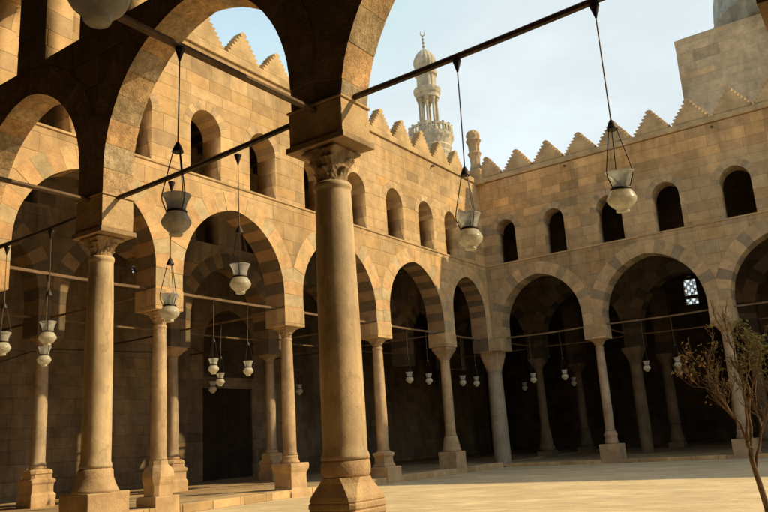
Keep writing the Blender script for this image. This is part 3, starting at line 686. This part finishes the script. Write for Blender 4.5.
# far arcade
column((5.475, .42, 0), 'pale slim column on a plain cube, first free standing column of the far arcade', 0, ZP, .215, .19,
       [(.47, 0, .02), (.47, .82, .02), (.46, .86, .04)], [(.30, .86), (.33, .92), (.31, 1.0), (.29, 1.1), (.29, 1.2), (.31, 1.22), (.31, 1.33), (.26, 1.37), (.25, 1.44)], .36, 'leaf', ms_, .41)
column((11.26, .42, 0), 'far arcade column half hidden behind the bare tree branches', 0, ZP, .24, .22,
       [(.47, 0, .02), (.47, .8, .02)], [(.33, .8), (.33, .9), (.28, 1.0), (.27, 1.2)], .4, 'block', ms_, .42)
column((17.1, .42, 0), 'far arcade column past the right edge', 0, ZP, .24, .22, [(.47, 0, .02), (.47, .8, .02)], [(.33, .8), (.27, 1.2)], .4, 'block', ms_, .42)
# inner row of the left gallery
labs = ['inner column at the far left, banded by sun and shade, behind two hanging lamps', 'inner column just right of the first honey column, sunlit at top and foot', 'inner column left of the tall waisted pedestal, dim with a pale block base', 'inner column in the gloom immediately right of the foreground shaft']
capk = ['leaf', 'block', 'leaf', 'block']
for yy, lb, ck in zip((-21.05, -15.48, -9.88, -4.4), labs, capk):
    column((XI, yy, 0), lb, .24, ZP, .235, .19, [(.43, .24, .04), (.43, .62, .04), (.38, .7, .06), (.38, .95, .06), (.42, 1.02, .08), (.42, 1.1, .1), (.36, 1.15, .4), (.36, 1.28, .4), (.39, 1.3, .5), (.38, 1.4, .6), (.31, 1.44, .9)],
           [(.27, 1.44), (.29, 1.5), (.25, 1.56)], .36, ck, (M['base_stone'], M['base_stone'], M['marble'], M['capital']), .4)
# inner rows of the far gallery
md = (M['inner_shade'], M['inner_shade'], M['inner_shade'], M['inner_shade'])
labs2 = ['slim inner column with stepped round base in the first dark arch of the far arcade', 'thick plain inner shaft just right of the pale slim column', 'inner column behind the tree in the far gallery']
for xx, lb, rr in zip((-.4, 5.3, 11.26), labs2, (.25, .33, .28)):
    if rr < .3:
        column((xx, YI, 0), lb, .16, ZP, rr, rr * .85, [(.45, .16, .04), (.45, .5, .04)], [(.46, .5), (.44, .75), (.38, .85), (.36, 1.2), (.33, 1.3), (.31, 1.6), (.27, 1.7)], .6, 'block', md, .43)
    else: column((xx, YI, 0), lb, .16, ZP, rr, rr * .92, None, None, .8, 'block', md, .5)
labs3 = ['faint deep column with rounded base between the corner column and the pale slim one', 'faint thick shaft in the blackness, second right of the pale slim column', 'faint deep column at the right behind the tree']
for xx, lb, rr in zip((-.4, 5.3, 11.26), labs3, (.26, .33, .28)):
    column((xx, YJ, 0), lb, .16, ZP, rr, rr * .88, [(.45, .16, .04), (.45, .5, .04)], [(.46, .5), (.44, .75), (.36, .95), (.33, 1.5), (.28, 1.6)], .6, 'block', md, .43)

# ------------------------------------------------------------------ hanging lamps
def make_lamp(loc, label, e=0.0):
    t = thing('hanging_lamp', (0, 0, 0), label, 'lamp', 'glass lamps hanging from the tie rods')
    def low(bm): bmesh.ops.translate(bm, verts=bm.verts, vec=(0, 0, -e))
    bm = bmesh.new(); lathe(bm, [(.012, -.20), (.02, -.17), (.05, -.07), (.062, -.035), (.06, -.02), (.02, -.015)], n=18); obj('bracket', bm, M['metal'], t, False)
    bm = bmesh.new(); tube(bm, [(0, 0, -.19), (.004, .003, -.7), (0, 0, -1.27 - e)], .009, 6); obj('suspension_wire', bm, M['wire'], t)
    bm = bmesh.new(); lathe(bm, [(.064, -1.40), (.070, -1.395), (.066, -1.38), (.042, -1.32), (.024, -1.285), (.012, -1.265)], n=20); low(bm); obj('canopy_cone', bm, M['metal'], t)
    for k in range(3):
        a = k * 2 * PI / 3 + .5; ca, sa = math.cos(a), math.sin(a)
        bm = bmesh.new(); tube(bm, [(ca * .052, sa * .052, -1.395), (ca * .168, sa * .168, -1.94), (ca * .163, sa * .163, -2.01), (ca * .112, sa * .112, -2.135)], .0075, 5)
        low(bm); obj('hanger', bm, M['metal'], t)
    bm = bmesh.new(); lathe(bm, [(.10, -2.145), (.104, -2.12), (.110, -2.08), (.122, -2.03), (.14, -1.985), (.160, -1.945), (.166, -1.935), (.160, -1.932), (.134, -1.985), (.114, -2.03), (.102, -2.08), (.094, -2.13)], n=36, cap=False)
    low(bm); cup = obj('cup', bm, M['glass_cup'], t, True)
    bm = bmesh.new(); lathe(bm, [(.110, -2.152), (.121, -2.146), (.121, -2.13), (.108, -2.122)], n=32); low(bm); obj('neck_ring', bm, M['metal'], cup, True)
    bm = bmesh.new(); lathe(bm, [(.03, -2.425), (.070, -2.422), (.078, -2.41), (.074, -2.392), (.070, -2.385), (.105, -2.362), (.146, -2.322), (.167, -2.285), (.172, -2.26), (.167, -2.24), (.155, -2.222), (.146, -2.20), (.126, -2.17), (.110, -2.153), (.100, -2.145)], n=36)
    low(bm); obj('glass_body', bm, M['glass_body'], t, True)
    t.location = loc; return t
ZR = 6.45; yC = -27.0
lamps = [
 ((15.27, yC, 6.78), 'large lamp against the far wall, upper right of the picture', .30),
 ((13.29, yC, 6.74), 'lamp hanging right of the foreground column in front of the courtyard corner', .31),
 ((9.0, yC, 6.53), 'lamp hanging just left of the foreground column, before the sunlit arch'),
 ((7.3, yC, 6.47), 'lamp hanging in front of the nearest honey column capital', .17),
 ((11.06, -29.98, 6.5), 'close grey lamp on the long rod at upper left, before the sunlit wall'),
 ((14.27, -33.25, 6.46), 'very near lamp cut off by the top edge, only its underside showing'),
 ((1.8, yC, 6.34), 'lamp at the left edge of the picture'),
 ((3.5, yC, 6.35), 'lamp left of the stout pale column, the upper of an overlapping pair'),
 ((-.45, -24.64, ZR), 'lamp left of the stout pale column, the lower of an overlapping pair'),
 ((-.45, -18.9, ZR), 'left lamp of the cluster under the biggest sunlit arch'),
 ((-.45, -17.37, ZR), 'right lamp of the cluster under the biggest sunlit arch'),
 ((-3.75, -15.48, ZR), 'small lower lamp, second from left in the cluster under the biggest sunlit arch'),
 ((XI, -13.4, ZR), 'smallest and lowest lamp of the cluster under the biggest sunlit arch'),
 ((-.45, -13.4, ZR), 'faint lamp in the arch behind the foreground column, right of the second honey column'),
 ((-.45, -7.53, ZR), 'left lamp of the pair in the fourth sunlit arch'),
 ((-.45, -5.9, ZR), 'right lamp of the pair in the fourth sunlit arch'),
 ((-.45, -2.65, ZR), 'left lamp of the pair in the narrow arch beside the corner'),
 ((-.45, -1.25, ZR), 'right lamp of the pair in the narrow arch beside the corner'),
 ((1.85, .45, ZR), 'left lamp in the first arch of the far arcade'),
 ((3.5, .45, ZR), 'right lamp in the first arch of the far arcade'),
 ((7.6, .45, ZR), 'left lamp in the widest dark arch of the far arcade'),
 ((8.95, .45, ZR), 'right lamp in the widest dark arch, near the leftmost twigs of the tree'),
 ((1.7, YI, ZR), 'faint lamp deep in the first far arch, right of the corner column'),
 ((3.3, YI, ZR), 'faint lamp deep in the first far arch, left of the pale slim column'),
 ((7.6, YI, ZR), 'faint lamp deep in the widest dark arch'),
 ((-1.4, YI, ZR), 'faint lamp deep behind the thick corner column'),
 ((9.2, YJ, ZR), 'faintest lamp far back in the widest dark arch'),
 ((3.3, YJ, ZR), 'faintest lamp far back in the first far arch'),
 ((XI, -7.9, ZR), 'faint lamp deep in the fourth sunlit arch'),
]
L0 = make_lamp((0, 0, 0), 'lamp'); first = True
for loc, lb, *ex in lamps:
    if ex: o = make_lamp(loc, lb, ex[0])
    elif first: o = L0; o.location = loc; o['label'] = lb; first = False
    else: o = dup(L0, loc, lb)
    if 'upper right' in lb:                     # this one hangs askew in its wires
        pv = Vector((0, 0, -2.14 - .3)); rot = Matrix.Translation(pv) @ Matrix.Rotation(-R(11), 4, Vector((-.55, .83, 0))) @ Matrix.Translation(-pv)
        for ch in o.children:
            if ch.name.split('.')[0] in ('cup', 'glass_body'): ch.matrix_basis = rot
    o['group'] = 'glass lamps hanging from the tie rods'; o.rotation_euler = (random.uniform(-.02, .02), random.uniform(-.02, .02), random.uniform(0, 6))

# ------------------------------------------------------------------ corner finial, minaret, domed block
t = thing('corner_finial', (-.05, .1, CORN + .1), 'carved stone finial rising from the corner where two walls meet', 'finial')
bm = bmesh.new(); sq_loft(bm, [(.46, CORN - .25, .1), (.46, CORN + .12, .1), (.42, CORN + .14, .1), (.5, 15.7, .1), (.42, 15.8, .3)], (-.05, .1, 0), jitter=.015); obj('block', bm, M['merlon_shade'], t)
bm = bmesh.new()
def frad(a, i, r, z): return r * (1 + .16 * abs(math.sin(4 * a + (PI / 2 if i % 4 > 1 else 0)))) + .02 * noise.noise(Vector((math.cos(a) * 5, math.sin(a) * 5, z * 6)))
lathe(bm, [(.30, 15.8), (.28, 16.0), (.24, 16.2), (.25, 16.5), (.30, 16.75), (.34, 16.85), (.27, 16.95), (.28, 17.3), (.33, 17.5), (.38, 17.62), (.32, 17.7), (.34, 17.95), (.3, 18.1), (.2, 18.2), (.08, 18.28)], (-.05, .1, 0), 48, frad)
obj('shaft', bm, M['merlon_shade'], t)

mx, my = -19.6, 29.5
t = thing('minaret', (mx, my, 0), 'slender stone minaret with ribbed bulb dome and crescent behind the left wall', 'minaret')
c = (mx, my, 0)
bm = bmesh.new(); sq_loft(bm, [(2.4, 0, .05), (2.4, 20, .05), (1.9, 22, .9), (1.9, 30.2, 1)], c); obj('tower', bm, M['minaret'], t)
bm = bmesh.new()
def mrad(a, i, r, z): return r * (1 + .035 * abs(math.sin(8 * a + (PI / 2 if i % 2 else 0))))
lathe(bm, [(1.85, 30.2), (1.95, 30.6), (1.9, 30.8), (2.1, 31.2), (2.0, 31.4), (2.2, 31.9), (2.35, 32.2), (2.4, 32.5), (2.35, 32.55), (1.2, 32.6)], c, 64, mrad); obj('balcony', bm, M['minaret'], t)
bm = bmesh.new()
for k in range(16):
    a = 2 * PI * k / 16; x0, y0 = mx + 2.26 * math.cos(a), my + 2.26 * math.sin(a)
    tube(bm, [(x0, y0, 32.5), (x0, y0, 33.5), (x0, y0, 33.66)], [.13, .13, .17], 6)
    a2 = 2 * PI * (k + 1) / 16; x1, y1 = mx + 2.26 * math.cos(a2), my + 2.26 * math.sin(a2)
    for z0, z1 in ((32.55, 32.75), (33.25, 33.55)):
        tube(bm, [(x0, y0, (z0 + z1) / 2), (x1, y1, (z0 + z1) / 2)], (z1 - z0) / 2, 4)
    xm, ym = (x0 + x1) / 2, (y0 + y1) / 2; tube(bm, [(xm, ym, 32.7), (xm, ym, 33.3)], .16, 4)
obj('railing', bm, M['minaret'], t)
bm = bmesh.new(); lathe(bm, [(1.0, 32.5), (1.0, 33.6), (.9, 33.7)], c, 16); obj('plinth', bm, M['minaret'], t)
for k in range(8):
    a = 2 * PI * (k + .5) / 8; x0, y0 = mx + .92 * math.cos(a), my + .92 * math.sin(a); bm = bmesh.new()
    tube(bm, [(x0, y0, 32.6), (x0, y0, 33.9), (x0, y0, 33.95), (x0, y0, 36.6), (x0, y0, 36.7), (x0, y0, 37.1)], [.2, .2, .15, .14, .22, .26], 8); obj('pillar', bm, M['minaret'], t)
bm = bmesh.new(); lathe(bm, [(.6, 37.0), (1.2, 37.05), (1.25, 37.4), (1.38, 37.6), (1.45, 37.9), (1.45, 38.1), (1.2, 38.15)], c, 48, mrad); obj('entablature', bm, M['minaret'], t)
bm = bmesh.new(); lathe(bm, [(1.14, 38.1), (1.14, 38.25), (1.05, 38.3), (1.05, 39.7), (1.2, 39.8), (1.26, 40.1), (1.2, 40.25), (1.0, 40.3)], c, 64, lambda a, i, r, z: r * (1 - (.09 if 2 <= i <= 3 and math.cos(12 * a) > .2 else 0))); obj('drum', bm, M['minaret'], t)
bm = bmesh.new(); lathe(bm, [(1.0, 40.25), (1.12, 40.6), (1.22, 41.0), (1.24, 41.35), (1.15, 41.8), (.95, 42.2), (.65, 42.6), (.35, 42.85), (.14, 43.0)], c, 64, lambda a, i, r, z: r * (.95 + .07 * abs(math.sin(8 * a)))); obj('dome', bm, M['minaret'], t, False)
bm = bmesh.new(); lathe(bm, [(.10, 42.95), (.08, 43.2), (.19, 43.35), (.08, 43.5), (.07, 43.65), (.17, 43.8), (.07, 43.95), (.06, 44.1), (.14, 44.22), (.05, 44.35), (.04, 44.6)], c, 14)
tube(bm, [(mx + .24 * math.cos(a) * .82, my + .24 * math.cos(a) * .57, 44.95 + .3 * math.sin(a)) for a in [R(120 + 300 * k / 14) for k in range(15)]], [.02 + .05 * math.sin(PI * k / 14) for k in range(15)], 6)
obj('crescent_finial', bm, M['lead'], t)

t = thing('domed_block', (16.3, 18.5, 14.9), 'plain square masonry block carrying a grey dome behind the far wall, upper right', 'building')
bm = rough_box(8.62, 24, 14, 24, 14.95, 26.55, .05, 14, .06); obj('wall', bm, M['block'], t)
bm = rough_box(8.9, 23.7, 14.3, 23.7, 26.56, 26.72, .03, 6, .03); obj('coping', bm, M['block'], t)
bm = bmesh.new(); prof = [(5.75, 26.7), (5.75, 27.9), (5.9, 28.0), (5.9, 28.25), (5.72, 28.3)] + [(5.72 * math.cos(a), 28.3 + 7.6 * math.sin(a)) for a in [R(6 * k) for k in range(1, 15)]]
lathe(bm, prof, (16.4, 19, 0), 96, lambda a, i, r, z: r * (1 + .012 * math.cos(48 * a))); obj('dome', bm, M['lead'], t, True)

# ------------------------------------------------------------------ tree
def bark():
    N = NT('grey_brown_bark'); P = N.geo()['Position']
    f = N.noise(N.scalev(P, 1, 1, .3), 22, 5, .7)
    N.bsdf(N.mix(N.smooth(f, .3, .7), (.075, .047, .027), (.20, .13, .075)), .9, N.bump(f, .8, .01), spec=.1); return N.done()
def leafm(name, c1, c2):
    N = NT(name); P = N.geo()['Position']
    c = N.mix(N.noise(P, 9, 3), c1, c2); b = N.bsdf(c, .6, spec=.25)
    tr = N.n('ShaderNodeBsdfTranslucent'); N.put(tr.inputs[0], c); mx_ = N.n('ShaderNodeMixShader'); mx_.inputs[0].default_value = .35
    N.link(b.outputs[0], mx_.inputs[1]); N.link(tr.outputs[0], mx_.inputs[2]); N.link(mx_.outputs[0], N.out.inputs[0]); return N.done()
M['bark'] = bark(); M['leaf'] = leafm('dull_green_leaf', (.075, .09, .02), (.17, .165, .045)); M['dry'] = leafm('dry_brown_leaf', (.24, .12, .04), (.34, .19, .07))
T0 = Vector((15.68, -23.5, 0))
tree = thing('tree', T0, 'small sparse tree with bare twigs and a few dull leaves at the right edge', 'tree')
rnd = random.Random(21)
U = Vector((.818, .575, 0)); D = Vector((-.575, .818, 0))     # sideways and away, as the tree spreads
def tp(s, d, z):
    if z > 1.35: z = 1.35 + (z - 1.35) * .9
    return T0 + U * s * .9 + D * d + Vector((0, 0, z))
trunk = bmesh.new(); limbs = bmesh.new(); tips = []
def wig(pts, amp):
    out = [Vector(pts[0])]
    for a, b in zip(pts, pts[1:]):
        a, b = Vector(a), Vector(b)
        for k in (1, 2, 3):
            p = a.lerp(b, k / 3); out.append(p + (Vector((rnd.gauss(0, amp), rnd.gauss(0, amp), rnd.gauss(0, amp * .6))) if k < 3 else Vector()))
    return out
def limb(bm, pts, r0, r1, amp=.02, depth=0):
    q = wig(pts, amp); n = len(q); rs = [r0 + (r1 - r0) * i / (n - 1) for i in range(n)]
    tube(bm, q, rs, 7 if r0 > .02 else 5); return q, rs
def sprout(q, rs, depth, n, ln):
    m = len(q)
    for _ in range(n):
        i = rnd.randint(max(1, m // 4), m - 1); p = q[i]; t_ = (q[i] - q[i - 1]).normalized()
        d = (t_ + Vector((rnd.gauss(0, .5), rnd.gauss(0, .5), rnd.gauss(.55, .3)))).normalized(); l = ln * rnd.uniform(.45, 1.15)
        bend = Vector((rnd.gauss(0, .12), rnd.gauss(0, .12), rnd.uniform(0, .15))) * l
        pts = [p, p + d * l * .5 + bend * .4, p + d * l + bend]
        q2, r2 = limb(limbs, pts, max(.0045, rs[i] * .6), .0028, .012 * ln, depth)
        if depth < 2: sprout(q2, r2, depth + 1, 3 if depth == 0 else 2, ln * .62)
        tips.append((q2[-1], (q2[-1] - q2[-2]).normalized()))
limb(trunk, [tp(0, 0, -.03), tp(-.02, .01, .4), tp(-.10, -.02, .8), tp(-.14, .0, 1.15), tp(-.155, .0, 1.33)], .047, .03, .01)
mains = [
 ([tp(-.155, 0, 1.30), tp(-.2, .03, 1.56), tp(-.30, .1, 1.75), tp(-.45, .1, 2.14), tp(-.58, .06, 2.42), tp(-.68, .0, 2.6)], .022, .006),
 ([tp(-.155, 0, 1.32), tp(-.13, -.06, 1.78), tp(-.12, -.12, 2.17), tp(-.24, -.2, 2.62), tp(-.27, -.2, 2.9)], .022, .006),
 ([tp(-.14, 0, 1.2), tp(-.03, .07, 1.7), tp(.08, .12, 2.15), tp(.2, .2, 2.6), tp(.28, .25, 2.9)], .024, .006),
 ([tp(-.10, 0, .95), tp(.03, -.08, 1.43), tp(.17, -.15, 1.8), tp(.36, -.2, 2.2), tp(.5, -.2, 2.7)], .021, .006),
 ([tp(-.24, .06, 1.65), tp(-.3, .3, 2.0), tp(-.36, .45, 2.4), tp(-.32, .5, 2.75)], .016, .005),
 ([tp(.0, .08, 1.8), tp(-.02, -.2, 2.2), tp(.06, -.35, 2.65)], .018, .006),
 ([tp(.05, -.08, 1.45), tp(.2, .25, 1.75), tp(.38, .4, 2.3)], .016, .005),
 ([tp(-.42, .1, 2.05), tp(-.56, .25, 2.2), tp(-.78, .35, 2.28)], .011, .004)]
for pts, a, b in mains:
    q, rs = limb(limbs, pts, a, b, .016); sprout(q, rs, 0, 9, .36); tips.append((q[-1], Vector((0, 0, 1))))
obj('trunk', trunk, M['bark'], tree, True); obj('limbs', limbs, M['bark'], tree, True)
def leaves(name, mat, pred, per, size):
    bm = bmesh.new()
    for p, d in tips:
        s = (p - T0).dot(U); z = p.z; pr = pred(s, z)
        if rnd.random() > pr: continue
        for _ in range(rnd.randint(*per)):
            o = p + Vector((rnd.gauss(0, .035), rnd.gauss(0, .035), rnd.gauss(-.01, .035))); l = size * rnd.uniform(.6, 1.3)
            v = Vector((rnd.gauss(0, 1), rnd.gauss(0, 1), rnd.gauss(-.5, .6))).normalized(); w = v.orthogonal().normalized(); w.rotate(Matrix.Rotation(rnd.uniform(0, 6.3), 3, v))
            nn = v.cross(w); a = o; m = o + v * l * .5 + nn * l * .06; b = o + v * l
            vs = [bm.verts.new(x) for x in (a, m + w * l * .2, b, m - w * l * .2)]; vc = bm.verts.new(m - nn * l * .1)
            for k in range(4): bm.faces.new((vs[k], vs[(k + 1) % 4], vc))
    obj(name, bm, mat, tree)
leaves('foliage', M['leaf'], lambda s, z: (.5 if z > 2.3 else .2 if z > 2.1 else .01) * (1 if s > -.22 else .12), (3, 5), .062)
leaves('dry_foliage', M['dry'], lambda s, z: .14 if (s < -.45 and z > 2.2) else .03, (2, 4), .065)

# ------------------------------------------------------------------ light, sky, camera
SUN = Vector((1.2, .74, 1.0)).normalized()
el = math.asin(SUN.z); az = math.atan2(SUN.x, SUN.y)
w = bpy.data.worlds.new('World'); sc.world = w; w.use_nodes = True
nt = w.node_tree; nt.nodes.clear()
sky = nt.nodes.new('ShaderNodeTexSky'); sky.sky_type = 'NISHITA'; sky.sun_disc = False; sky.sun_elevation = el; sky.sun_rotation = az
sky.air_density = 1.0; sky.dust_density = 2.0; sky.ozone_density = 1.2; sky.altitude = 50
hs = nt.nodes.new('ShaderNodeHueSaturation'); hs.inputs['Saturation'].default_value = .58
mixc = nt.nodes.new('ShaderNodeMix'); mixc.data_type = 'RGBA'; mixc.blend_type = 'MULTIPLY'; mixc.inputs[0].default_value = 1.0; mixc.inputs[7].default_value = (1.35, 1.50, 1.32, 1)
bg = nt.nodes.new('ShaderNodeBackground'); bg.inputs[1].default_value = .15
wo = nt.nodes.new('ShaderNodeOutputWorld')
# haze: the sky is brightest low down and on the sunward side, deeper overhead and behind
tc = nt.nodes.new('ShaderNodeTexCoord')
def vdot(v):
    n = nt.nodes.new('ShaderNodeVectorMath'); n.operation = 'DOT_PRODUCT'; nt.links.new(tc.outputs['Generated'], n.inputs[0]); n.inputs[1].default_value = v; return n.outputs['Value']
def mr(x, a, b, lo, hi):
    n = nt.nodes.new('ShaderNodeMapRange'); n.interpolation_type = 'SMOOTHSTEP'; nt.links.new(x, n.inputs[0])
    for k, v in zip((1, 2, 3, 4), (a, b, lo, hi)): n.inputs[k].default_value = v
    return n.outputs[0]
mm = nt.nodes.new('ShaderNodeMath'); mm.operation = 'MULTIPLY'
nt.links.new(mr(vdot((.4, .916, 0)), -.5, .7, 1.05, 1.85), mm.inputs[0]); nt.links.new(mr(vdot((0, 0, 1)), .5, .95, 1.0, .85), mm.inputs[1])
vm = nt.nodes.new('ShaderNodeVectorMath'); vm.operation = 'SCALE'
nt.links.new(sky.outputs[0], hs.inputs['Color']); nt.links.new(hs.outputs[0], mixc.inputs[6]); nt.links.new(mixc.outputs[2], vm.inputs[0]); nt.links.new(mm.outputs[0], vm.inputs['Scale'])
mn_ = nt.nodes.new('ShaderNodeVectorMath'); mn_.operation = 'MINIMUM'; mn_.inputs[1].default_value = (5.3, 5.95, 6.2)
mp_ = nt.nodes.new('ShaderNodeMapping'); mp_.inputs['Scale'].default_value = (1, 1, 2.6); nt.links.new(tc.outputs['Generated'], mp_.inputs[0])
nz = nt.nodes.new('ShaderNodeTexNoise'); nz.inputs['Scale'].default_value = 2.6; nz.inputs['Detail'].default_value = 5; nz.inputs['Roughness'].default_value = .55; nt.links.new(mp_.outputs[0], nz.inputs['Vector'])
hz = nt.nodes.new('ShaderNodeVectorMath'); hz.operation = 'SCALE'; nt.links.new(mr(nz.outputs['Fac'], .35, .68, .93, 1.09), hz.inputs['Scale'])
nt.links.new(vm.outputs[0], mn_.inputs[0]); nt.links.new(mn_.outputs[0], hz.inputs[0]); nt.links.new(hz.outputs[0], bg.inputs[0]); nt.links.new(bg.outputs[0], wo.inputs[0])
sl = bpy.data.lights.new('sun', 'SUN'); sl.energy = 4.6; sl.angle = R(.55); sl.color = (1.0, .785, .44)
so = bpy.data.objects.new('sun', sl); COL.objects.link(so); so.rotation_euler = (-SUN).to_track_quat('-Z', 'Y').to_euler(); so.location = SUN * 60

cam = bpy.data.cameras.new('camera'); co = bpy.data.objects.new('camera', cam); COL.objects.link(co); sc.camera = co
cam.sensor_width = 36; cam.lens = 751.2 / 768 * 36; cam.clip_end = 3000; cam.clip_start = .05
r_ = Vector((.81664521, .57387122, -.06133857)); u_ = Vector((.18609735, -.16123026, .96921235)); f_ = Vector((-.54631344, .80291757, .23846384))
co.matrix_world = Matrix(((r_.x, u_.x, -f_.x, 17.668), (r_.y, u_.y, -f_.y, -35.535), (r_.z, u_.z, -f_.z, 1.65), (0, 0, 0, 1)))
sc.view_settings.view_transform = 'Standard'; sc.view_settings.look = 'None'; sc.view_settings.exposure = 0; sc.view_settings.gamma = 1
sc.cycles.max_bounces = 6; sc.cycles.diffuse_bounces = 3
